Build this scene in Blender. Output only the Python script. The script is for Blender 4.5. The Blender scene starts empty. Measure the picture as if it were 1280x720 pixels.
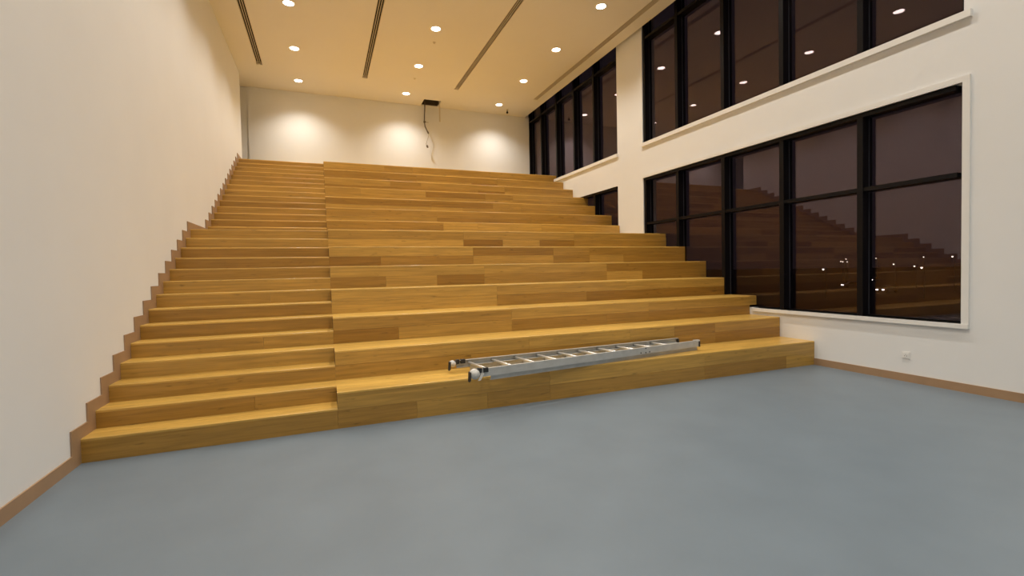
import bpy, bmesh, math, random
from mathutils import Vector, Matrix

# ------------------------------------------------------------------ camera
C = bpy.context.scene.collection
SC = bpy.context.scene
random.seed(4)
Z0 = 0.039                       # the fitted heights count from the first nosing grid; the floor is z = 0
F_PX, CY = 588.5, 354.74
YAW, PITCH, ROLL = 0.3811, 0.0282, 0.0202
CAM = Vector((1.801, -4.627, 1.396 + Z0))


def cam_axes():
    cy, sy = math.cos(YAW), math.sin(YAW)
    cp, sp = math.cos(PITCH), math.sin(PITCH)
    cr, sr = math.cos(ROLL), math.sin(ROLL)
    x0 = Vector((cy, -sy, 0)); y0 = Vector((sy, cy, 0)); z0 = Vector((0, 0, 1))
    y1 = y0 * cp - z0 * sp; z1 = y0 * sp + z0 * cp
    x2 = x0 * cr - z1 * sr; z2 = x0 * sr + z1 * cr
    return x2, y1, z2


AX, AY, AZ = cam_axes()
cam_d = bpy.data.cameras.new('camera')
cam = bpy.data.objects.new('camera', cam_d)
C.objects.link(cam)
cam_d.sensor_width = 36.0
cam_d.lens = F_PX / 1280 * 36.0
cam_d.shift_y = (CY - 360) / 1280
cam_d.clip_start = 0.05
cam_d.clip_end = 2000
M = Matrix((AX, AZ, -AY)).transposed().to_4x4()
M.translation = CAM
cam.matrix_world = M
SC.camera = cam


def px(u, v, ax, val):
    """pixel of the photograph -> point of the plane coordinate[ax] = val"""
    d = AX * ((u - 640) / F_PX) + AY + AZ * ((CY - v) / F_PX)
    return CAM + d * ((val - CAM[ax]) / d[ax])


# ------------------------------------------------------------------ sky, exposure
world = bpy.data.worlds.new('dusk_sky')
SC.world = world
world.use_nodes = True
wn = world.node_tree
wn.nodes['Background'].inputs[0].default_value = (0.80, 0.60, 0.76, 1)
wn.nodes['Background'].inputs[1].default_value = 0.015
SC.view_settings.view_transform = 'Standard'
SC.view_settings.look = 'None'
SC.view_settings.gamma = 1
SC.view_settings.use_curve_mapping = False
SC.view_settings.exposure = 0.0
LAMP_WATT = 19.5
LAMP_COL = (1.0, 0.935, 0.84)

# ------------------------------------------------------------------ materials


def new_mat(name):
    m = bpy.data.materials.new(name)
    m.use_nodes = True
    return m, m.node_tree.nodes, m.node_tree.links, m.node_tree.nodes['Principled BSDF']


def plain(name, col, rough=0.6, metal=0.0, var=0.0, scale=6.0, bump=0.0, bscale=200.0, spec=0.5):
    m, n, l, b = new_mat(name)
    b.inputs['Base Color'].default_value = (*col, 1)
    b.inputs['Roughness'].default_value = rough
    b.inputs['Metallic'].default_value = metal
    b.inputs['Specular IOR Level'].default_value = spec
    tc = n.new('ShaderNodeTexCoord')
    if var:
        t = n.new('ShaderNodeTexNoise'); t.inputs['Scale'].default_value = scale; t.inputs['Detail'].default_value = 4
        r = n.new('ShaderNodeMapRange'); r.inputs[1].default_value = 0.3; r.inputs[2].default_value = 0.7
        r.inputs[3].default_value = 1 - var; r.inputs[4].default_value = 1 + var
        x = n.new('ShaderNodeVectorMath'); x.operation = 'SCALE'; x.inputs[0].default_value = col
        l.new(tc.outputs['Object'], t.inputs['Vector']); l.new(t.outputs['Fac'], r.inputs[0])
        l.new(r.outputs[0], x.inputs['Scale']); l.new(x.outputs[0], b.inputs['Base Color'])
    if bump:
        t2 = n.new('ShaderNodeTexNoise'); t2.inputs['Scale'].default_value = bscale; t2.inputs['Detail'].default_value = 3
        bp = n.new('ShaderNodeBump'); bp.inputs['Strength'].default_value = bump; bp.inputs['Distance'].default_value = 0.002
        l.new(tc.outputs['Object'], t2.inputs['Vector']); l.new(t2.outputs['Fac'], bp.inputs['Height'])
        l.new(bp.outputs['Normal'], b.inputs['Normal'])
    return m


def wood_mat(name, rough=0.30):
    """oiled hardwood; each board's own tone is its object colour, the grain runs along x"""
    m, n, l, b = new_mat(name)
    oi = n.new('ShaderNodeObjectInfo')
    tc = n.new('ShaderNodeTexCoord')
    off = n.new('ShaderNodeVectorMath'); off.operation = 'SCALE'; off.inputs[0].default_value = (37, 11, 53)
    l.new(oi.outputs['Random'], off.inputs['Scale'])
    add = n.new('ShaderNodeVectorMath'); add.operation = 'ADD'
    l.new(tc.outputs['Object'], add.inputs[0]); l.new(off.outputs[0], add.inputs[1])

    def noise(sc, scale, detail, dist=0.0):
        mp = n.new('ShaderNodeMapping'); mp.inputs['Scale'].default_value = sc
        t = n.new('ShaderNodeTexNoise'); t.inputs['Scale'].default_value = scale
        t.inputs['Detail'].default_value = detail; t.inputs['Distortion'].default_value = dist
        l.new(add.outputs[0], mp.inputs['Vector']); l.new(mp.outputs[0], t.inputs['Vector'])
        return t
    g1 = noise((1.0, 9.0, 22.0), 1.6, 5, 0.6)
    g2 = noise((2.5, 60.0, 60.0), 2.0, 3)
    g3 = noise((6.0, 16.0, 26.0), 1.0, 2)
    r1 = n.new('ShaderNodeMapRange'); r1.inputs[1].default_value = 0.3; r1.inputs[2].default_value = 0.7
    r1.inputs[3].default_value = 0.80; r1.inputs[4].default_value = 1.16
    l.new(g1.outputs['Fac'], r1.inputs[0])
    r2 = n.new('ShaderNodeMapRange'); r2.inputs[1].default_value = 0.3; r2.inputs[2].default_value = 0.7
    r2.inputs[3].default_value = 0.93; r2.inputs[4].default_value = 1.06
    l.new(g2.outputs['Fac'], r2.inputs[0])
    r3 = n.new('ShaderNodeMapRange'); r3.inputs[1].default_value = 0.66; r3.inputs[2].default_value = 0.76
    r3.inputs[3].default_value = 1.0; r3.inputs[4].default_value = 0.66      # a few small knots
    l.new(g3.outputs['Fac'], r3.inputs[0])
    mu = n.new('ShaderNodeMath'); mu.operation = 'MULTIPLY'
    l.new(r1.outputs[0], mu.inputs[0]); l.new(r2.outputs[0], mu.inputs[1])
    mu2 = n.new('ShaderNodeMath'); mu2.operation = 'MULTIPLY'
    l.new(mu.outputs[0], mu2.inputs[0]); l.new(r3.outputs[0], mu2.inputs[1])
    sc = n.new('ShaderNodeVectorMath'); sc.operation = 'SCALE'
    l.new(oi.outputs['Color'], sc.inputs[0]); l.new(mu2.outputs[0], sc.inputs['Scale'])
    l.new(sc.outputs[0], b.inputs['Base Color'])
    b.inputs['Roughness'].default_value = rough
    b.inputs['Specular IOR Level'].default_value = 0.5
    bp = n.new('ShaderNodeBump'); bp.inputs['Strength'].default_value = 0.12; bp.inputs['Distance'].default_value = 0.002
    l.new(g2.outputs['Fac'], bp.inputs['Height']); l.new(bp.outputs['Normal'], b.inputs['Normal'])
    return m


def emit_mat(name, col, strength):
    m, n, l, b = new_mat(name)
    b.inputs['Base Color'].default_value = (0.8, 0.8, 0.8, 1)
    b.inputs['Emission Color'].default_value = (*col, 1)
    b.inputs['Emission Strength'].default_value = strength
    return m


def glass_mat():
    """bronze tinted double glazing: clear transmission plus Fresnel mirror reflection"""
    m, n, l, b = new_mat('tinted_glass')
    n.remove(b)
    out = n['Material Output']
    geo = n.new('ShaderNodeNewGeometry')
    dot = n.new('ShaderNodeVectorMath'); dot.operation = 'DOT_PRODUCT'
    l.new(geo.outputs['Incoming'], dot.inputs[0]); l.new(geo.outputs['Normal'], dot.inputs[1])
    ab = n.new('ShaderNodeMath'); ab.operation = 'ABSOLUTE'; l.new(dot.outputs['Value'], ab.inputs[0])
    om = n.new('ShaderNodeMath'); om.operation = 'SUBTRACT'; om.inputs[0].default_value = 1.0; l.new(ab.outputs[0], om.inputs[1])
    pw = n.new('ShaderNodeMath'); pw.operation = 'POWER'; pw.inputs[1].default_value = 5.0; l.new(om.outputs[0], pw.inputs[0])
    mr = n.new('ShaderNodeMapRange'); mr.inputs[3].default_value = 0.062; mr.inputs[4].default_value = 1.0
    l.new(pw.outputs[0], mr.inputs[0])
    tr = n.new('ShaderNodeBsdfTransparent'); tr.inputs[0].default_value = (0.80, 0.76, 0.76, 1)
    gl = n.new('ShaderNodeBsdfGlossy'); gl.inputs['Roughness'].default_value = 0.0
    gl.inputs['Color'].default_value = (0.90, 0.76, 0.88, 1)
    mx = n.new('ShaderNodeMixShader')
    l.new(mr.outputs[0], mx.inputs[0]); l.new(tr.outputs[0], mx.inputs[1]); l.new(gl.outputs[0], mx.inputs[2])
    l.new(mx.outputs[0], out.inputs['Surface'])
    return m


MT = dict(
    wall=plain('white_plaster', (0.795, 0.795, 0.785), 0.75, var=0.012, scale=1.5, bump=0.05, bscale=90),
    ceil=plain('ceiling_paint', (0.75, 0.72, 0.665), 0.8, var=0.01, scale=1.0, bump=0.04, bscale=80),
    floor=plain('grey_vinyl', (0.148, 0.186, 0.222), 0.42, var=0.05, scale=2.2, bump=0.05, bscale=160),
    skirt=plain('tan_skirting', (0.36, 0.225, 0.125), 0.5, var=0.06, scale=5),
    trim=plain('white_trim', (0.80, 0.79, 0.76), 0.45),
    wood=wood_mat('oak_boards'),
    core=plain('oak_substrate', (0.14, 0.075, 0.018), 0.7, var=0.1),
    black=plain('black_aluminium', (0.004, 0.0035, 0.0045), 0.4, spec=0.2),
    gasket=plain('dark_gasket', (0.035, 0.037, 0.045), 0.3),
    glass=glass_mat(),
    dark=plain('plenum_dark', (0.016, 0.013, 0.010), 0.9),
    void=plain('hatch_void', (0.075, 0.058, 0.042), 0.9),
    shade_strip=plain('pale_shade', (0.55, 0.48, 0.36), 0.7),  # colour of shaded wall, for the shadow strip under the hatch
    blade=plain('diffuser_blade', (0.62, 0.55, 0.43), 0.5),
    lampring=plain('white_enamel', (0.85, 0.84, 0.80), 0.4),
    lamp=emit_mat('lit_diffuser', (1.0, 0.90, 0.74), 14.0),
    alu=plain('brushed_aluminium', (0.50, 0.50, 0.48), 0.45, 0.35, var=0.10, scale=9),
    alu2=plain('bright_aluminium', (0.80, 0.80, 0.78), 0.3, 0.6),
    rubber=plain('black_rubber', (0.02, 0.02, 0.02), 0.7),
    footw=plain('worn_white_foot', (0.62, 0.60, 0.56), 0.6, var=0.15, scale=30),
    cable=plain('grey_brown_cable', (0.10, 0.075, 0.05), 0.6),
    cablel=plain('pale_wire', (0.42, 0.36, 0.27), 0.6),
    plastic=plain('white_plastic', (0.82, 0.81, 0.78), 0.35),
    shadowhole=plain('socket_hole', (0.10, 0.10, 0.10), 0.6),
    ground=plain('night_ground', (0.030, 0.022, 0.017), 0.9, var=0.3, scale=0.08),
    road=plain('asphalt', (0.035, 0.03, 0.03), 0.8, var=0.1, scale=0.5),
    pole=plain('galvanised_pole', (0.12, 0.12, 0.12), 0.5, 0.6),
    street=emit_mat('street_lamp_glow', (1.0, 0.88, 0.72), 3.5),
    head=emit_mat('headlamp_glow', (1.0, 0.95, 0.92), 7.0),
    carp=plain('dark_car_paint', (0.05, 0.04, 0.05), 0.3),
    carw=plain('car_window', (0.01, 0.01, 0.012), 0.1),
    hill=plain('far_building', (0.05, 0.035, 0.035), 0.9),
)

# ------------------------------------------------------------------ mesh helpers


def add_box(bm, x0, x1, y0, y1, z0, z1):
    v = [bm.verts.new(p) for p in ((x0, y0, z0), (x1, y0, z0), (x1, y1, z0), (x0, y1, z0),
                                   (x0, y0, z1), (x1, y0, z1), (x1, y1, z1), (x0, y1, z1))]
    for f in ((0, 3, 2, 1), (4, 5, 6, 7), (0, 1, 5, 4), (1, 2, 6, 5), (2, 3, 7, 6), (3, 0, 4, 7)):
        bm.faces.new([v[i] for i in f])


def add_prism(bm, prof, a0, a1, axis):
    """closed profile (list of 2-tuples) swept along axis from a0 to a1"""
    def pt(p, a):
        return (a, p[0], p[1]) if axis == 0 else ((p[0], a, p[1]) if axis == 1 else (p[0], p[1], a))
    A = [bm.verts.new(pt(p, a0)) for p in prof]
    B = [bm.verts.new(pt(p, a1)) for p in prof]
    k = len(prof)
    for i in range(k):
        bm.faces.new((A[i], A[(i + 1) % k], B[(i + 1) % k], B[i]))
    bm.faces.new(A[::-1]); bm.faces.new(B)


def add_tube(bm, pts, r, seg=10):
    """round tube through points; r a number or a list"""
    pts = [Vector(p) for p in pts]
    rs = r if isinstance(r, (list, tuple)) else [r] * len(pts)
    rings = []
    up = Vector((0.13, 0.31, 0.94))
    for i, p in enumerate(pts):
        d = (pts[min(i + 1, len(pts) - 1)] - pts[max(i - 1, 0)]).normalized()
        s = d.cross(up)
        if s.length < 1e-3:
            s = d.cross(Vector((1, 0, 0)))
        s.normalize(); t = d.cross(s)
        rings.append([bm.verts.new(p + (s * math.cos(a) + t * math.sin(a)) * rs[i])
                      for a in [2 * math.pi * j / seg for j in range(seg)]])
    for a, b in zip(rings, rings[1:]):
        for j in range(seg):
            bm.faces.new((a[j], a[(j + 1) % seg], b[(j + 1) % seg], b[j]))
    bm.faces.new(rings[0][::-1]); bm.faces.new(rings[-1])


def add_lathe(bm, prof, seg=32, c=(0, 0, 0)):
    """profile of (radius, z) revolved about z; a radius of 0 closes the end"""
    rings = []
    for r, z in prof:
        if r == 0:
            rings.append([bm.verts.new((c[0], c[1], c[2] + z))])
        else:
            rings.append([bm.verts.new((c[0] + r * math.cos(2 * math.pi * j / seg), c[1] + r * math.sin(2 * math.pi * j / seg), c[2] + z))
                          for j in range(seg)])
    for a, b in zip(rings, rings[1:]):
        for j in range(seg):
            k = (j + 1) % seg
            if len(a) == 1 and len(b) == 1:
                continue
            if len(a) == 1:
                bm.faces.new((a[0], b[k], b[j]))
            elif len(b) == 1:
                bm.faces.new((a[j], a[k], b[0]))
            else:
                bm.faces.new((a[j], a[k], b[k], b[j]))


def add_panel(bm, ub, vb, hole, w0, w1, mapf):
    """slab over the grid ub x vb with holes where hole(u, v) at the cell centre; faces only where needed"""
    nu, nv = len(ub) - 1, len(vb) - 1
    solid = [[not hole((ub[i] + ub[i + 1]) / 2, (vb[j] + vb[j + 1]) / 2) for j in range(nv)] for i in range(nu)]
    cache = {}

    def V(i, j, k):
        if (i, j, k) not in cache:
            cache[(i, j, k)] = bm.verts.new(mapf(ub[i], vb[j], (w0, w1)[k]))
        return cache[(i, j, k)]
    S = lambda i, j: 0 <= i < nu and 0 <= j < nv and solid[i][j]
    for i in range(nu):
        for j in range(nv):
            if not solid[i][j]:
                continue
            for k in (0, 1):
                bm.faces.new((V(i, j, k), V(i + 1, j, k), V(i + 1, j + 1, k), V(i, j + 1, k)))
            if not S(i - 1, j): bm.faces.new((V(i, j, 0), V(i, j, 1), V(i, j + 1, 1), V(i, j + 1, 0)))
            if not S(i + 1, j): bm.faces.new((V(i + 1, j, 0), V(i + 1, j, 1), V(i + 1, j + 1, 1), V(i + 1, j + 1, 0)))
            if not S(i, j - 1): bm.faces.new((V(i, j, 0), V(i, j, 1), V(i + 1, j, 1), V(i + 1, j, 0)))
            if not S(i, j + 1): bm.faces.new((V(i, j + 1, 0), V(i, j + 1, 1), V(i + 1, j + 1, 1), V(i + 1, j + 1, 0)))


def obj(name, bm, mat, parent=None, smooth=False, origin=None):
    bmesh.ops.recalc_face_normals(bm, faces=bm.faces)
    if origin is not None:
        bmesh.ops.translate(bm, verts=bm.verts, vec=-Vector(origin))
    me = bpy.data.meshes.new(name)
    bm.to_mesh(me); bm.free()
    me.materials.append(MT[mat] if isinstance(mat, str) else mat)
    if smooth:
        for p in me.polygons:
            p.use_smooth = True
    o = bpy.data.objects.new(name, me)
    C.objects.link(o)
    if origin is not None:
        o.location = origin
    if parent is not None:
        o.parent = parent
    return o


def box(name, x0, x1, y0, y1, z0, z1, mat, parent=None, origin=None):
    bm = bmesh.new(); add_box(bm, x0, x1, y0, y1, z0, z1)
    return obj(name, bm, mat, parent, origin=origin)


def struct(o, label=None):
    o['kind'] = 'structure'
    if label:
        o['label'] = label
    return o


def tag(o, label, cat, group=None):
    o['label'] = label; o['category'] = cat
    if group:
        o['group'] = group
    return o


def empty(name, loc=(0, 0, 0), rz=0.0):
    o = bpy.data.objects.new(name, None)
    C.objects.link(o)
    o.location = loc; o.rotation_euler = (0, 0, rz)
    o.empty_display_size = 0.2
    return o


def copy_tree(o, parent=None):
    c = o.copy(); C.objects.link(c)
    if parent is not None:
        c.parent = parent
    for ch in list(o.children):
        copy_tree(ch, c)
    return c


# ------------------------------------------------------------------ dimensions
W = 8.30            # inner face of the window wall
G = 8.448           # where boards that run on into the window recess stop
XG = 8.452          # glass
YB = 9.88           # rear wall
YF = -9.0           # wall behind the camera
H = 6.478 + Z0      # ceiling
T = 0.2743          # stair going
L = 0.8786          # extra depth of the halfway landing
R = 0.15            # stair riser
S = 1.89            # where the stair ends and the seating tiers begin
WY0, WY1 = -1.675, 3.83      # near windows
VY0 = 4.77                   # far windows start (column between)
ZL0, ZL1 = 0.71 + Z0, 3.335 + Z0
ZU0 = 4.08 + Z0
XC = 8.17           # ceiling edge at the window pocket
ZP = 7.0            # top of the pocket
TOP = 28 * R + Z0


def ty(k): return (k - 1) * 2 * T + (L if k > 7 else 0)
def sy(k): return (k - 1) * T + (L if k > 14 else 0)


# ------------------------------------------------------------------ the setting
struct(box('floor', -0.3, W + 0.3, YF - 0.2, YB + 0.3, -0.25, 0.0, 'floor'), 'smooth blue grey vinyl floor')

# ceiling with slots and the open hatch
SLOT_X = [(0.465, 0.600), (2.890, 3.025), (5.335, 5.470), (7.760, 7.895)]
SLOT_Y1 = 8.27
HATCH = (4.71, 5.22, 9.27, 9.80)
xs = sorted({-1.3, XC, HATCH[0], HATCH[1]} | {v for s in SLOT_X for v in s})
ys = sorted({YF - 0.2, SLOT_Y1, HATCH[2], HATCH[3], YB + 0.2})


def chole(x, y):
    if HATCH[0] < x < HATCH[1] and HATCH[2] < y < HATCH[3]:
        return True
    return y < SLOT_Y1 and any(a < x < b for a, b in SLOT_X)


bm = bmesh.new()
add_panel(bm, xs, ys, chole, H, H + 0.03, lambda u, v, w: (u, v, w))
add_box(bm, XC, XC + 0.015, YF - 0.2, YB + 0.2, H, ZP)                  # fascia of the pocket along the windows
add_box(bm, -1.3, W + 0.5, YF - 0.2, YB + 0.2, ZP, ZP + 0.05)          # slab above
struct(obj('ceiling', bm, 'ceil'), 'cream suspended ceiling with an open hatch')

# left wall, with an opening to a passage at the top of the stair
YO = 8.94
bm = bmesh.new()
add_box(bm, -0.25, 0.0, YF - 0.2, YO, 0.0, H)
add_box(bm, -0.25, 0.0, YO, YB, 0.0, TOP - 0.02)
add_box(bm, -1.3, -1.2, YO - 0.2, YB + 0.2, TOP - 0.1, H)
add_box(bm, -1.2, -0.25, YO - 0.1, YO, TOP - 0.1, H)
struct(obj('wall_left', bm, 'wall'), 'plain white plaster wall along the stair')
box_f = box('floor', -1.2, 0.0, YO, YB, TOP - 0.1, TOP, 'floor'); struct(box_f, 'passage floor at the top of the stair')

bm = bmesh.new()
add_box(bm, -1.3, W + 0.5, YB, YB + 0.2, 0.0, ZP)
add_box(bm, 0.05, XC, YB - 0.03, YB, 0.0, H)
add_box(bm, XC, W + 0.03, YB - 0.03, YB, 0.0, H)
struct(obj('wall_back', bm, 'wall'), 'white rear wall lit by downlights')
struct(box('wall_front', -0.3, W + 0.5, YF - 0.2, YF, 0.0, ZP, 'wall'))

# window wall
ybr = sorted({YF - 0.2, WY0, WY1, VY0, 7.0, YB})
zbr = sorted({0.0, ZL0, ZL1, ZU0, ZP})


def whole(y, z):
    if WY0 < y < WY1 and (ZL0 < z < ZL1 or z > ZU0): return True
    if VY0 < y < 7.0 and ZL0 < z < ZL1: return True
    if y > VY0 and z > ZU0: return True
    return False


bm = bmesh.new()
add_panel(bm, ybr, zbr, whole, W, W + 0.34, lambda u, v, w: (w, u, v))
struct(obj('wall_right', bm, 'wall'), 'white window wall with a broad pier between the windows')

# skirting
SK = 0.012
struct(box('baseboard_right', W - SK, W, YF, -0.001, 0.0, 0.095, 'skirt'), 'tan skirting along the window wall')
FW, UP = 0.132, 0.10
upper, lower = [(YF, 0.10)], [(YF, 0.0)]
for k in range(1, 29):
    z = k * R + Z0 + UP
    y = sy(k) - FW
    upper.append((y, upper[-1][1])); upper.append((y, z))
    lower.append((sy(k), lower[-1][1])); lower.append((sy(k), k * R + Z0))
upper.append((YO, upper[-1][1])); lower.append((YO, lower[-1][1]))
bm = bmesh.new()
add_prism(bm, upper + lower[::-1], 0.0005, SK, 0)
struct(obj('baseboard_left', bm, 'skirt'), 'tan skirting stepping up the wall beside the stair')

# white trims round the windows
n_trim = 0


def trim(bm, label):
    global n_trim
    n_trim += 1
    struct(obj('trim_%d' % n_trim, bm, 'trim'), label)


bm = bmesh.new()
y0, y1 = WY0 - 0.065, WY1
add_box(bm, W - 0.022, W + 0.02, y0, y1, ZL1, ZL1 + 0.065)
add_box(bm, W - 0.022, W + 0.02, y0, WY0, ZL0, ZL1)
add_box(bm, W - 0.035, W + 0.145, y0, 1.03, ZL0 - 0.05, ZL0)
trim(bm, 'white frame round the lower near window')
bm = bmesh.new()
add_box(bm, W - 0.045, W + 0.145, WY0 - 0.075, WY1 + 0.005, ZU0 - 0.075, ZU0)
trim(bm, 'white sill board of the upper near window')
bm = bmesh.new()
add_box(bm, W - 0.045, W + 0.145, VY0 - 0.03, 7.98, ZU0 - 0.075, ZU0)
trim(bm, 'white sill board of the upper far window')

# windows: black mullions, transoms and a pane per bay
MW, XM = 0.072, W + 0.022
n_win = 0


def window(y0, y1, z0, z1, mull, trans, label):
    global n_win
    n_win += 1
    root = empty('window_%d' % n_win, (W, y0, z0)); struct(root, label)
    bpy.context.view_layer.update()
    inv = root.matrix_world.inverted()

    def part(name, a, mat):
        o = box(name, *a, mat)
        o.parent = root; o.matrix_parent_inverse = inv
        return o
    edges = [y0 + 0.03] + list(mull) + [y1 - 0.03]
    for i, y in enumerate(edges):
        part('mullion', (XG - 0.03 if i == 0 else XM, XG + 0.06, y - MW / 2, y + MW / 2, z0, z1), 'black')
        if 0 < i:      # slim gasket line on the side of the fin
            part('gasket', (XG - 0.014, XG - 0.002, y - MW / 2 - 0.006, y - MW / 2, z0, z1), 'gasket')
    levels = [z0 + 0.01] + list(trans) + [z1 - 0.02]
    part('frame_rail', (XG - 0.02, XG + 0.06, y0, y1, z0, z0 + 0.016), 'black')
    part('frame_rail', (XG - 0.04, XG + 0.06, y0, y1, z1 - 0.04, z1), 'black')
    part('head_lining', (XM - 0.005, XG - 0.04, y0 + MW, y1 - MW, z1 - 0.055, z1), 'black')
    for z in trans:
        for a, b in zip(edges, edges[1:]):
            part('transom', (XM + 0.012, XG + 0.05, a + MW / 2, b - MW / 2, z - 0.026, z + 0.026), 'black')
    for a, b in zip(edges, edges[1:]):
        for c, d in zip(levels, levels[1:]):
            part('pane', (XG, XG + 0.012, a + 0.001, b - 0.001, c + 0.001, d - 0.001), 'glass')


window(WY0, WY1, ZL0, ZL1, (-0.60, 0.53, 1.66, 2.80), (2.355 + Z0,), 'lower near window with black mullions and night view')
window(WY0, WY1, ZU0, ZP, (-0.60, 0.53, 1.66, 2.80), (6.31 + Z0,), 'tall upper near window with black mullions')
window(VY0, YB, ZU0, ZP, (5.836, 6.86, 7.90, 8.93), (6.31 + Z0,), 'tall upper far window at the rear wall')
window(VY0, 7.0, ZL0, ZL1, (5.836, 6.86), (), 'lower far window cut off by the seating')

# ------------------------------------------------------------------ seating tiers and stair
TH = 0.020
GAP = 0.0016


def tone(s):
    """0 dark .. 1 light oak; treads sit at the light end, overhead light painted in"""
    a = Vector((0.250, 0.114, 0.012)); b = Vector((0.665, 0.410, 0.095))
    s = max(0.0, min(1.0, s - 0.05 + random.uniform(-0.08, 0.08)))
    c = a.lerp(b, s)
    return (*c, 1.0)


def plank(x0, x1, y0, y1, z0, z1, s, parent, nose=False):
    bm = bmesh.new()
    if nose:      # tread board with an eased front edge
        e = 0.006
        add_prism(bm, [(y0, z0), (y1, z0), (y1, z1), (y0 + e, z1), (y0 + e * 0.3, z1 - e * 0.3), (y0, z1 - e)], x0, x1, 0)
    else:
        add_box(bm, x0, x1, y0, y1, z0, z1)
    o = obj('plank', bm, 'wood', None, origin=((x0 + x1) / 2, (y0 + y1) / 2, (z0 + z1) / 2))
    o.color = tone(s)
    o.parent = parent
    return o


bleacher = empty('tiered_seating')
tag(bleacher, 'broad oak clad seating tiers rising from the grey floor to the rear wall', 'seating')
stair = empty('staircase')
tag(stair, 'narrow oak clad stair of low steps between white wall and seating tiers', 'stairs')

U = 0.7305
XE = {3: G, 4: W + 0.021, 5: G, 6: G, 7: G, 9: G, 10: W + 0.021, 11: G, 14: G}
UPPER = {1: [(3, .42), (6, .58), (9, .5)], 2: [(3, .55), (5, .6), (6, .62), (7, .35), (9, .45)], 3: [(3, .52), (6, .66), (9, .6)],
         4: [(3, .66), (6, .62), (9, .62)], 5: [(3, .74), (6, .6), (9, .35)], 6: [(3, .76), (5, .3), (6, .5), (9, .42)],
         7: [(3, .6), (6, .66), (9, .5)], 8: [(3, .38), (4, .82), (6, .7), (9, .66)], 9: [(3, .52), (6, .45), (9, .36)],
         10: [(3, .35), (5, .26), (6, .55), (9, .45)], 11: [(1, .5), (3, .62), (5, .35), (6, .4), (9, .55)],
         12: [(2, .6), (3, .45), (6, .6), (9, .4)], 13: [(3, .45), (6, .5), (9, .5)], 14: [(2, .65), (3, .55), (6, .5), (9, .45)]}
LOWER = {1: [(1, .35), (2, .55), (3, .38), (6, .42), (8, .34), (9, .6)], 2: [(2, .42), (3, .5), (6, .5), (7, .35), (9, .28)],
         3: [(1, .28), (3, .62), (5, .4), (6, .34), (9, .34)], 4: [(3, .68), (5, .34), (9, .24)],
         5: [(1, .4), (2, .55), (3, .26), (6, .5), (7, .78), (9, .4)], 6: [(1, .22), (3, .42), (5, .56), (6, .34), (7, .64), (9, .45)],
         7: [(3, .72), (4, .16), (5, .62), (6, .2), (9, .5)], 8: [(3, .34), (4, .84), (5, .7), (6, .74), (9, .68)],
         9: [(3, .72), (6, .42), (9, .4)], 10: [(3, .62), (4, .6), (6, .5), (9, .4)], 11: [(3, .52), (5, .55), (6, .7), (9, .5)],
         12: [(3, .3), (5, .5), (6, .3), (9, .66)], 13: [(3, .4), (5, .6), (6, .35), (9, .6)], 14: [(3, .45), (6, .55), (9, .4)]}
TREADROWS = {1: 3, 2: 3, 3: 3, 4: 2, 5: 2}

for k in range(1, 15):
    yf = ty(k)
    yn = ty(k + 1) if k < 14 else YB - 0.055
    zt = 2 * R * k + Z0
    zb = 2 * R * (k - 1) + Z0 if k > 1 else 0.0
    bm = bmesh.new()
    add_box(bm, S + 0.0005, W - 0.003, yf + TH, yn + (TH if k < 14 else 0), 0.0, zt - TH)
    xe = XE.get(k, W - 0.002)
    if xe >= G:      # filling where the tier runs on into the window recess
        ze = max(zb, ZL0 + 0.042 if k < 12 else ZU0 + 0.042)
        ye = {3: 1.615, 5: 2.74, 6: 2.7635, 7: 3.79, 9: 5.80, 11: 6.82, 14: 8.89}[k]
        add_box(bm, W - 0.003, xe - 0.002, yf + TH, max(ye, yf + TH + 0.001), ze, zt - TH)
    tier = obj('seating_tier', bm, 'core')
    tier.parent = bleacher
    zm = zb + (zt - zb) * 0.5
    for rows, (a, b) in ((LOWER[k], (zb, zm)), (UPPER[k], (zm, zt - TH))):
        u0 = 0
        for u1, s in rows:
            x0 = S + u0 * U; x1 = S + u1 * U
            if u1 == 9:
                x1 = xe
                if k in (3, 14) and b <= zm:
                    x1 = W - 0.002
            plank(x0 + (GAP if u0 else 0), x1, yf, yf + TH, a + 0.0004, b - GAP * 0.7, s, tier)
            u0 = u1
    nr = TREADROWS.get(k, 1)
    if k == 14:
        nr = 3
    for r in range(nr):
        a = yf + (yn - yf) * r / nr; b = yf + (yn - yf) * (r + 1) / nr
        for i in range(3):
            x0 = S + i * 3 * U; x1 = S + (i + 1) * 3 * U if i < 2 else W - 0.002
            plank(x0 + (GAP if i else 0), x1, a + (GAP if r else 0), b, zt - TH, zt, 0.86 + 0.16 * random.random(), tier, nose=(r == 0))  # treads toned lighter than risers: overhead light put into the board colour
    if xe > W and k in (3, 4, 5, 9, 11, 14):
        ye = {3: 1.615, 4: 1.628, 5: 2.74, 9: 5.80, 11: 6.82, 14: 8.89}[k]
        if ye > yf + 0.03:
            plank(W - 0.002 + GAP, xe, yf, ye, zt - TH, zt, 0.6, tier, nose=True)
    if xe > W and k in (4, 6, 7, 10):
        plank(W - 0.002 + GAP, xe, yf, yf + TH, zt - TH, zt, 0.55, tier)

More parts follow.
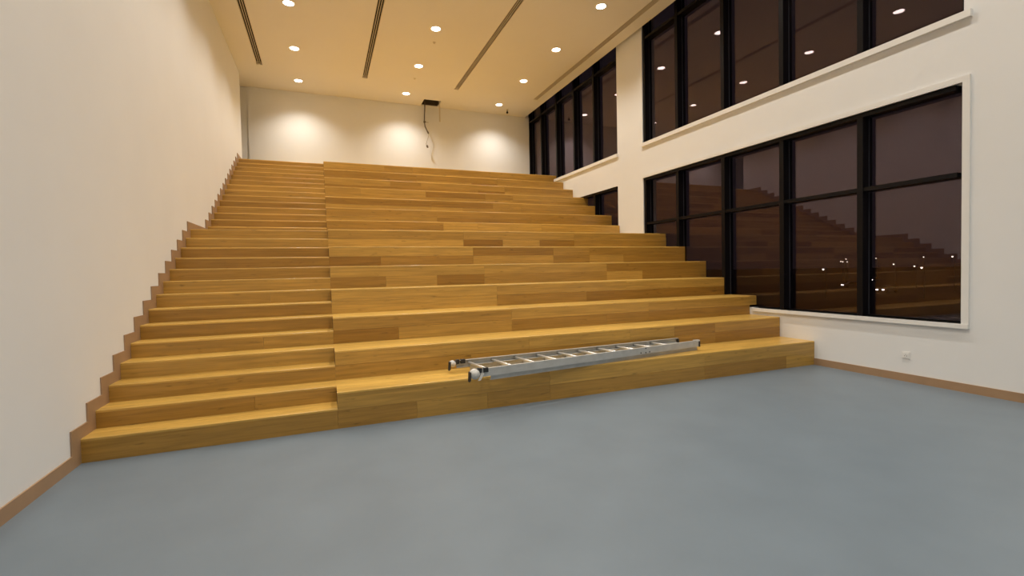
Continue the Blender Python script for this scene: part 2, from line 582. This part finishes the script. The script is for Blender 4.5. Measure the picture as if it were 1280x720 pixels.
ST = {2: (.32, .4), 6: (.32, .3), 7: (.34, .4), 8: (.55, .5), 10: (.45, .42), 11: (.3, .3), 12: (.22, .22), 13: (.5, .45), 14: (.6, .55)}
for k in range(1, 29):
    yf = sy(k)
    yn = sy(k + 1) if k < 28 else YB - 0.055
    zt = R * k + Z0
    zb = R * (k - 1) + Z0 if k > 1 else 0.0
    x0, x1 = SK + 0.0005, S
    step = box('step', x0, x1 - 0.0005, yf + TH, yn + (TH if k < 28 else 0), 0.0, zt - TH, 'core')
    step.parent = stair
    s = ST.get(k, (random.uniform(.38, .58),) * 2)
    if k in (2, 5, 8):       # two boards show on these risers
        xm = S - U * 0.97
        plank(x0, xm, yf, yf + TH, zb, zt - TH - 0.0005, s[0], step)
        plank(xm + GAP, x1 - 0.001, yf, yf + TH, zb, zt - TH - 0.0005, s[1] + .05, step)
    else:
        plank(x0, x1 - 0.001, yf, yf + TH, zb, zt - TH - 0.0005, s[0], step)
    nr = 2 if k <= 6 else 1
    for r in range(nr):
        a = yf + (yn - yf) * r / nr; b = yf + (yn - yf) * (r + 1) / nr
        plank(x0, x1 - 0.001, a + (GAP if r else 0), b, zt - TH, zt, random.uniform(.75, .95), step, nose=(r == 0))  # stair treads lightened the same way, light from above painted into the tone

# ------------------------------------------------------------------ ceiling fittings
SLOT_LABEL = ['long dark slot diffuser in the ceiling beside the plain white stair wall',
              'long dark slot diffuser between the stair side and middle rows of downlights',
              'long dark slot diffuser between the middle and window side rows of downlights',
              'long dark slot diffuser in the ceiling strip next to the windows']
for a, b in SLOT_X:
    root = empty('slot_diffuser', ((a + b) / 2, 0, H))
    tag(root, SLOT_LABEL[SLOT_X.index((a, b))], 'air vent', 'linear air slots in the ceiling')
    w = b - a
    bm = bmesh.new()
    add_box(bm, -w / 2, w / 2, YF, SLOT_Y1, 0.075, 0.085)
    add_box(bm, -w / 2 - 0.004, -w / 2, YF, SLOT_Y1, 0.03, 0.085)
    add_box(bm, w / 2, w / 2 + 0.004, YF, SLOT_Y1, 0.03, 0.085)
    obj('plenum_box', bm, 'dark', root)
    for i in range(4):
        x = -w / 2 + (w - 0.012) * i / 3
        bm = bmesh.new()
        add_box(bm, x, x + 0.012, YF, SLOT_Y1, -0.002, 0.024)
        obj('blade', bm, 'blade', root)

# recessed downlights
spot = bpy.data.lights.new('downlight_beam', 'SPOT')
spot.energy = LAMP_WATT * 10
spot.color = LAMP_COL
spot.spot_size = math.radians(128)
spot.spot_blend = 0.9
spot.shadow_soft_size = 0.07
proto = empty('downlight', (0, 0, 0))
bm = bmesh.new()
add_lathe(bm, [(0.092, 0.001), (0.095, -0.004), (0.108, -0.006), (0.114, -0.003), (0.115, 0.0), (0.092, 0.001)], 32)
obj('trim_ring', bm, 'lampring', proto, smooth=True)
bm = bmesh.new()
add_lathe(bm, [(0.0, -0.0035), (0.06, -0.0035), (0.0925, -0.001), (0.0925, 0.0), (0.0, 0.0)], 32)
obj('lit_diffuser', bm, 'lamp', proto, smooth=True)
lo = bpy.data.objects.new('beam', spot); C.objects.link(lo); lo.parent = proto; lo.location = (0, 0, -0.02)
LX = (1.35, 4.14, 6.955)
LY = [9.0 - 1.9 * i for i in range(9)]
first = True
ORD = ['nearest the rear wall', 'second from the rear wall', 'third from the rear wall', 'fourth from the rear wall', 'fifth from the rear wall',
       'sixth from the rear wall', 'seventh from the rear wall', 'eighth from the rear wall', 'ninth from the rear wall']
ROW = ['row over the stair', 'middle row', 'row along the windows']
for x in LX:
    for y in LY:
        o = proto if first else copy_tree(proto)
        first = False
        o.location = (x, y, H)
        tag(o, 'round lit ceiling downlight, ' + ORD[LY.index(y)] + ' in the ' + ROW[LX.index(x)], 'downlight', 'ceiling downlights')

# hatch: dark void above with a cable hanging down
bm = bmesh.new()
x0, x1, y0, y1 = HATCH
add_panel(bm, [x0 - 0.03, x0, x1, x1 + 0.03], [y0 - 0.03, y0, y1, y1 + 0.03],
          lambda x, y: x0 < x < x1 and y0 < y < y1, H + 0.03, H + 0.42, lambda u, v, w: (u, v, w))
add_box(bm, x0 - 0.03, x1 + 0.03, y0 - 0.03, y1 + 0.03, H + 0.42, H + 0.44)
hv = obj('ceiling_hatch', bm, 'void')
tag(hv, 'dark open square hatch in the ceiling by the rear wall', 'hatch')
cab = empty('hanging_cable', (4.80, 9.66, H + 0.42))
tag(cab, 'brown cable with loose wire dangling from the ceiling hatch', 'cable')


def cpt(u, v, y=9.66):
    p = px(u, v, 1, y)
    return p - Vector((4.80, 9.66, H + 0.42))


a = cpt(531, 134)
bm = bmesh.new()
add_tube(bm, [(a.x, 0, 0), (a.x, 0, -0.2), a, cpt(530.6, 143), cpt(530.4, 152), cpt(531.3, 158), cpt(534.8, 165.5)], 0.017, 8)
obj('conduit', bm, 'cable', cab, smooth=True)
bm = bmesh.new()
add_tube(bm, [cpt(529.5, 152), cpt(531.8, 152.6)], 0.03, 8)
obj('clip', bm, 'cable', cab)
bm = bmesh.new()
add_tube(bm, [cpt(531.6, 152.5), cpt(535.5, 153.2)], 0.008, 6)
obj('loose_strand', bm, 'cablel', cab)
bm = bmesh.new()
add_tube(bm, [cpt(534.2, 164), cpt(535.6, 167)], 0.024, 8)
obj('sleeve', bm, 'cable', cab)
bm = bmesh.new()
add_tube(bm, [cpt(535.2, 166.5), cpt(535.6, 170), cpt(534.2, 175), cpt(532.6, 180), cpt(534, 183)], 0.008, 6)
obj('wire', bm, 'cablel', cab, smooth=True)
bm = bmesh.new()
add_tube(bm, [cpt(533.6, 181.6), cpt(534.8, 184.6)], 0.026, 8)
obj('plug', bm, 'cable', cab)

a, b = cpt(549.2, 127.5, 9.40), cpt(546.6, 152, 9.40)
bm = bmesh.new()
add_box(bm, a.x - 0.02, a.x + 0.02, a.y - 0.004, a.y + 0.004, b.z, 0.0)  # flat piece standing in for the soft shadow strip below the hatch
obj('shade_strip', bm, 'shade_strip', cab)

# concealed sprinklers and a small dark sensor
for i, (x, y) in enumerate(((4.235, 5.785), (4.175, 7.87))):
    root = empty('sprinkler', (x, y, H))
    tag(root, ('small pale sprinkler near the third middle row downlight from the rear wall', 'small pale sprinkler between the first two middle row downlights from the rear wall')[i], 'sprinkler', 'ceiling sprinklers')
    bm = bmesh.new(); add_lathe(bm, [(0.0, -0.004), (0.035, -0.004), (0.04, 0.0), (0.0, 0.0)], 20)
    obj('escutcheon', bm, 'blade', root, smooth=False)
    bm = bmesh.new(); add_lathe(bm, [(0.0, -0.03), (0.014, -0.03), (0.016, -0.026), (0.007, -0.022), (0.007, -0.004), (0.0, -0.004)], 14)
    obj('deflector', bm, 'blade', root)
root = empty('ceiling_sensor', (7.35, 9.33, H))
tag(root, 'tiny dark sensor on a pale mount hanging from the ceiling near the rear wall', 'sensor')
bm = bmesh.new(); add_lathe(bm, [(0.0, -0.03), (0.03, -0.03), (0.034, 0.0), (0.0, 0.0)], 16)
obj('mount', bm, 'blade', root)
bm = bmesh.new(); add_lathe(bm, [(0.0, -0.03), (0.012, -0.03), (0.012, -0.06), (0.03, -0.07), (0.036, -0.095), (0.026, -0.12), (0.0, -0.13)], 16)
obj('sensor_body', bm, 'black', root, smooth=True)

# wall socket
root = empty('wall_socket', (W, -1.145, 0.279 + Z0))
tag(root, 'small white socket plate low on the white wall under the window', 'socket')
bm = bmesh.new()
add_prism(bm, [(-0.043, -0.043), (0.043, -0.043), (0.043, 0.043), (-0.043, 0.043)], -0.008, 0, 0)
pl = obj('plate', bm, 'plastic', root)
bm = bmesh.new()
add_box(bm, -0.014, -0.008, -0.03, 0.03, -0.03, 0.03)
obj('socket_insert', bm, 'plastic', root)
for yy in (-0.011, 0.011):
    bm = bmesh.new(); add_box(bm, -0.0145, -0.0138, yy - 0.003, yy + 0.003, -0.012, -0.002)
    obj('pin_hole', bm, 'shadowhole', root)
bm = bmesh.new(); add_box(bm, -0.0145, -0.0138, -0.003, 0.003, 0.006, 0.014)
obj('pin_hole', bm, 'shadowhole', root)

# ------------------------------------------------------------------ ladder lying on the first tier
ZT = 2 * R + Z0
lad = empty('extension_ladder', (3.15, 0.07, ZT))
tag(lad, 'tapered double section aluminium ladder lying along the lowest wooden tier', 'ladder')
LO = Vector((3.15, 0.07, ZT))


def seg(bm, p, q, wy, z0, z1, flange=0.012):
    """rail from p to q (plan points) as a channel standing z0..z1, wy wide"""
    p, q = Vector(p), Vector(q)
    d = (q - p).normalized(); n = Vector((-d.y, d.x))
    t = 0.004
    prof = [(-wy / 2, z0), (wy / 2, z0), (wy / 2, z0 + t), (-wy / 2 + t, z0 + t + 0.002), (-wy / 2 + t, z1 - t - 0.002), (wy / 2, z1 - t), (wy / 2, z1), (-wy / 2, z1)]
    if flange < 0:
        prof = [(-a, b) for a, b in prof]
    A = [bm.verts.new((p.x + n.x * a, p.y + n.y * a, b)) for a, b in prof]
    B = [bm.verts.new((q.x + n.x * a, q.y + n.y * a, b)) for a, b in prof]
    k = len(prof)
    for i in range(k):
        bm.faces.new((A[i], A[(i + 1) % k], B[(i + 1) % k], B[i]))
    bm.faces.new(A[::-1]); bm.faces.new(B)


near0, near1 = Vector((3.20, -0.205)), Vector((6.36, 0.195))
far0, far1 = Vector((3.12, 0.335)), Vector((6.27, 0.485))
lerp = lambda a, b, t: a + (b - a) * t
zu0, zu1 = 0.050, 0.130      # upper section above the tread
zl0, zl1 = 0.000, 0.078      # lower section


def lpart(name, bm, mat, smooth=False):
    o = obj(name, bm, mat, None, smooth)
    o.parent = lad
    return o


def loc(v): return Vector((v.x - LO.x, v.y - LO.y))


us = []
for a, b, fl in ((near0, near1, 1), (far0, far1, -1)):
    bm = bmesh.new(); seg(bm, loc(a), loc(b), 0.028, zu0, zu1, fl)
    us.append(lpart('upper_rail', bm, 'alu'))
inset = Vector((-0.006, 0.032))
for a, b, sg, fl in ((near0, near1, 1, 1), (far0, far1, -1, -1)):
    p = lerp(a, b, 0.045) + inset * sg; q = lerp(a, b, 1.0 if sg > 0 else 0.985) + inset * sg
    bm = bmesh.new(); seg(bm, loc(p), loc(q), 0.026, zl0, zl1, fl)
    lpart('lower_rail', bm, 'alu')
n_r = 10
for i in range(n_r):
    t = (0.135 + 0.285 * i) / 3.16
    p, q = loc(lerp(near0, near1, t)), loc(lerp(far0, far1, t))
    bm = bmesh.new(); add_tube(bm, [(p.x, p.y, 0.098), (q.x, q.y, 0.098)], 0.014, 8)
    lpart('upper_rung', bm, 'alu2', True)
    if i:
        t2 = t + 0.028
        p, q = loc(lerp(near0, near1, t2) + inset), loc(lerp(far0, far1, t2) - inset)
        bm = bmesh.new(); add_tube(bm, [(p.x, p.y, 0.045), (q.x, q.y, 0.045)], 0.014, 8)
        lpart('lower_rung', bm, 'alu2', True)
# feet at the splayed end
d = (near1 - near0).normalized()
for a, nm in ((near0, 0), (far0, 1)):
    p = loc(a)
    bm = bmesh.new()
    # rounded swivel shoe: disc standing on edge with a sole
    rr = 0.050 if nm == 0 else 0.034
    cx, cz = p.x - 0.045, 0.085 if nm == 0 else 0.10
    prof = [(cx + rr * math.cos(t_), cz + rr * math.sin(t_)) for t_ in [2 * math.pi * j / 18 for j in range(18)]]
    add_prism(bm, prof, p.y - 0.030, p.y + 0.026, 1)
    bmesh.ops.bevel(bm, geom=[e for e in bm.edges if e.calc_length() < 0.03], offset=0.006, segments=2, affect='EDGES')
    sh = lpart('foot', bm, 'footw', True)
    bm = bmesh.new()
    add_prism(bm, [(cx - rr - 0.002, cz + 0.020), (cx - rr + 0.008, cz + 0.024), (cx - rr + 0.006, cz - 0.055), (cx - rr - 0.010, cz - 0.072)], p.y - 0.032, p.y + 0.030, 1)
    o = obj('rubber_sole', bm, 'rubber'); o.parent = sh
    bm = bmesh.new()
    add_prism(bm, [(p.x - 0.02, 0.088), (p.x + 0.025, 0.096), (p.x + 0.03, 0.138), (p.x + 0.0, 0.14), (p.x - 0.02, 0.125)], p.y - 0.022, p.y + 0.020, 1)
    lpart('hinge_bracket', bm, 'rubber')
    bm = bmesh.new()
    add_prism(bm, [(p.x + 0.045, 0.095), (p.x + 0.095, 0.095), (p.x + 0.095, 0.138), (p.x + 0.045, 0.138)], p.y - 0.020, p.y + 0.018, 1)
    lpart('guide_clip', bm, 'rubber')
    if nm == 0:
        bm = bmesh.new()
        add_prism(bm, [(p.x - 0.015, 0.02), (p.x + 0.012, 0.02), (p.x + 0.05, 0.09), (p.x + 0.02, 0.095)], p.y - 0.026, p.y - 0.016, 1)
        lpart('strap_plate', bm, 'footw')
# end caps
for e, m_, dz in ((near1, 'rubber', 0.0), (far1, 'rubber', 0.0)):
    p = loc(e)
    bm = bmesh.new()
    add_box(bm, p.x - 0.012, p.x + 0.012, p.y - 0.019, p.y + 0.019, zu0 - 0.004, zu1 - 0.012)
    lpart('end_cap', bm, m_)
p = loc(near1)
bm = bmesh.new(); add_box(bm, p.x - 0.075, p.x + 0.004, p.y - 0.021, p.y + 0.021, zu1 - 0.010, zu1 + 0.008)
lpart('top_bracket', bm, 'alu2')
# rivets where the rung lock bolts to the near rail
for t, z in ((0.70, 0.118), (0.70, 0.066), (0.675, 0.07), (0.72, 0.07)):
    p = loc(lerp(near0, near1, t))
    bm = bmesh.new(); add_tube(bm, [(p.x, p.y - 0.018, z), (p.x, p.y - 0.012, z)], 0.008, 8)
    lpart('rivet', bm, 'rubber')

# ------------------------------------------------------------------ night view
GZ = -4.5
gr = box('floor', -20, 700, -300, 700, GZ - 0.2, GZ, 'ground'); gr.name = 'outdoor_ground'
struct(gr, 'dark open ground outside at dusk')


def street_lamp(u, v, z=None, dist=None):
    if z is not None:
        p = px(u, v, 2, z)
    else:
        d = (AX * ((u - 640) / F_PX) + AY + AZ * ((CY - v) / F_PX)); d.normalize()
        p = CAM + d * dist
    root = empty('street_lamp', (p.x, p.y, GZ))
    tag(root, 'distant lit street lamp on a pole seen through the lower window', 'street lamp', 'street lamps in the night view')
    h = p.z - GZ
    bm = bmesh.new(); add_tube(bm, [(0.7, 0, 0), (0.7, 0, h * 0.6), (0.7, 0, h + 0.1), (0.55, 0, h + 0.3), (0.0, 0, h + 0.33)], [0.09, 0.07, 0.06, 0.05, 0.05], 8)
    obj('pole', bm, 'pole', root, smooth=True)
    bm = bmesh.new(); add_lathe(bm, [(0, h + 0.36), (0.10, h + 0.36), (0.17, h + 0.18), (0.17, h + 0.14), (0, h + 0.14)], 12)
    obj('lamp_hood', bm, 'pole', root)
    bm = bmesh.new(); add_lathe(bm, [(0, h + 0.14), (0.15, h + 0.14), (0.14, h + 0.0), (0.08, h - 0.10), (0, h - 0.12)], 12)
    obj('lamp_globe', bm, 'street', root, smooth=True)


for u, v, z, dist in ((1029, 337, 0.5, None), (1152, 335, 0.5, None), (1143, 333, 0.5, None), (1117, 330.5, None, 150),
                      (1051, 327, None, 190), (1057.5, 324, None, 200), (1154.5, 321.5, None, 190), (1190.5, 321, None, 130),
                      (1053.5, 327.4, None, 185), (1059, 327.5, None, 200), (1095, 323, None, 240)):
    street_lamp(u, v, z, dist)


def car(u, v, label, rz):
    p = px(u, v, 2, GZ + 0.68)
    root = empty('car', (p.x, p.y, GZ), rz)      # local -x is the nose
    tag(root, label, 'car')
    prof = [(0, 0.35), (0.0, 0.72), (0.9, 0.95), (1.5, 1.42), (3.1, 1.45), (3.9, 1.0), (4.3, 0.95), (4.35, 0.35)]
    bm = bmesh.new(); add_prism(bm, prof, -0.86, 0.86, 1)
    obj('body', bm, 'carp', root)
    bm = bmesh.new(); add_prism(bm, [(1.0, 0.98), (1.52, 1.39), (3.05, 1.42), (3.75, 1.0)], -0.87, 0.87, 1)
    obj('windows', bm, 'carw', root)
    for x in (0.8, 3.5):
        for y in (-0.8, 0.8):
            bm = bmesh.new(); add_tube(bm, [(x, y - 0.1, 0.32), (x, y + 0.1, 0.32)], 0.32, 14)
            obj('wheel', bm, 'rubber', root)
    for y in (-0.55, 0.55):
        bm = bmesh.new(); add_box(bm, -0.03, 0.05, y - 0.2, y + 0.2, 0.56, 0.76)
        obj('headlamp', bm, 'head', root)


car(1100, 362, 'car with headlamps lit on the nearest stretch outside the window', math.radians(0))
car(1087.5, 349.7, 'car with headlamps lit just beyond the nearest car outside', math.radians(10))
car(1053, 356, 'car with headlamps lit outside on the far side of the mullion from the other cars', math.radians(-40))
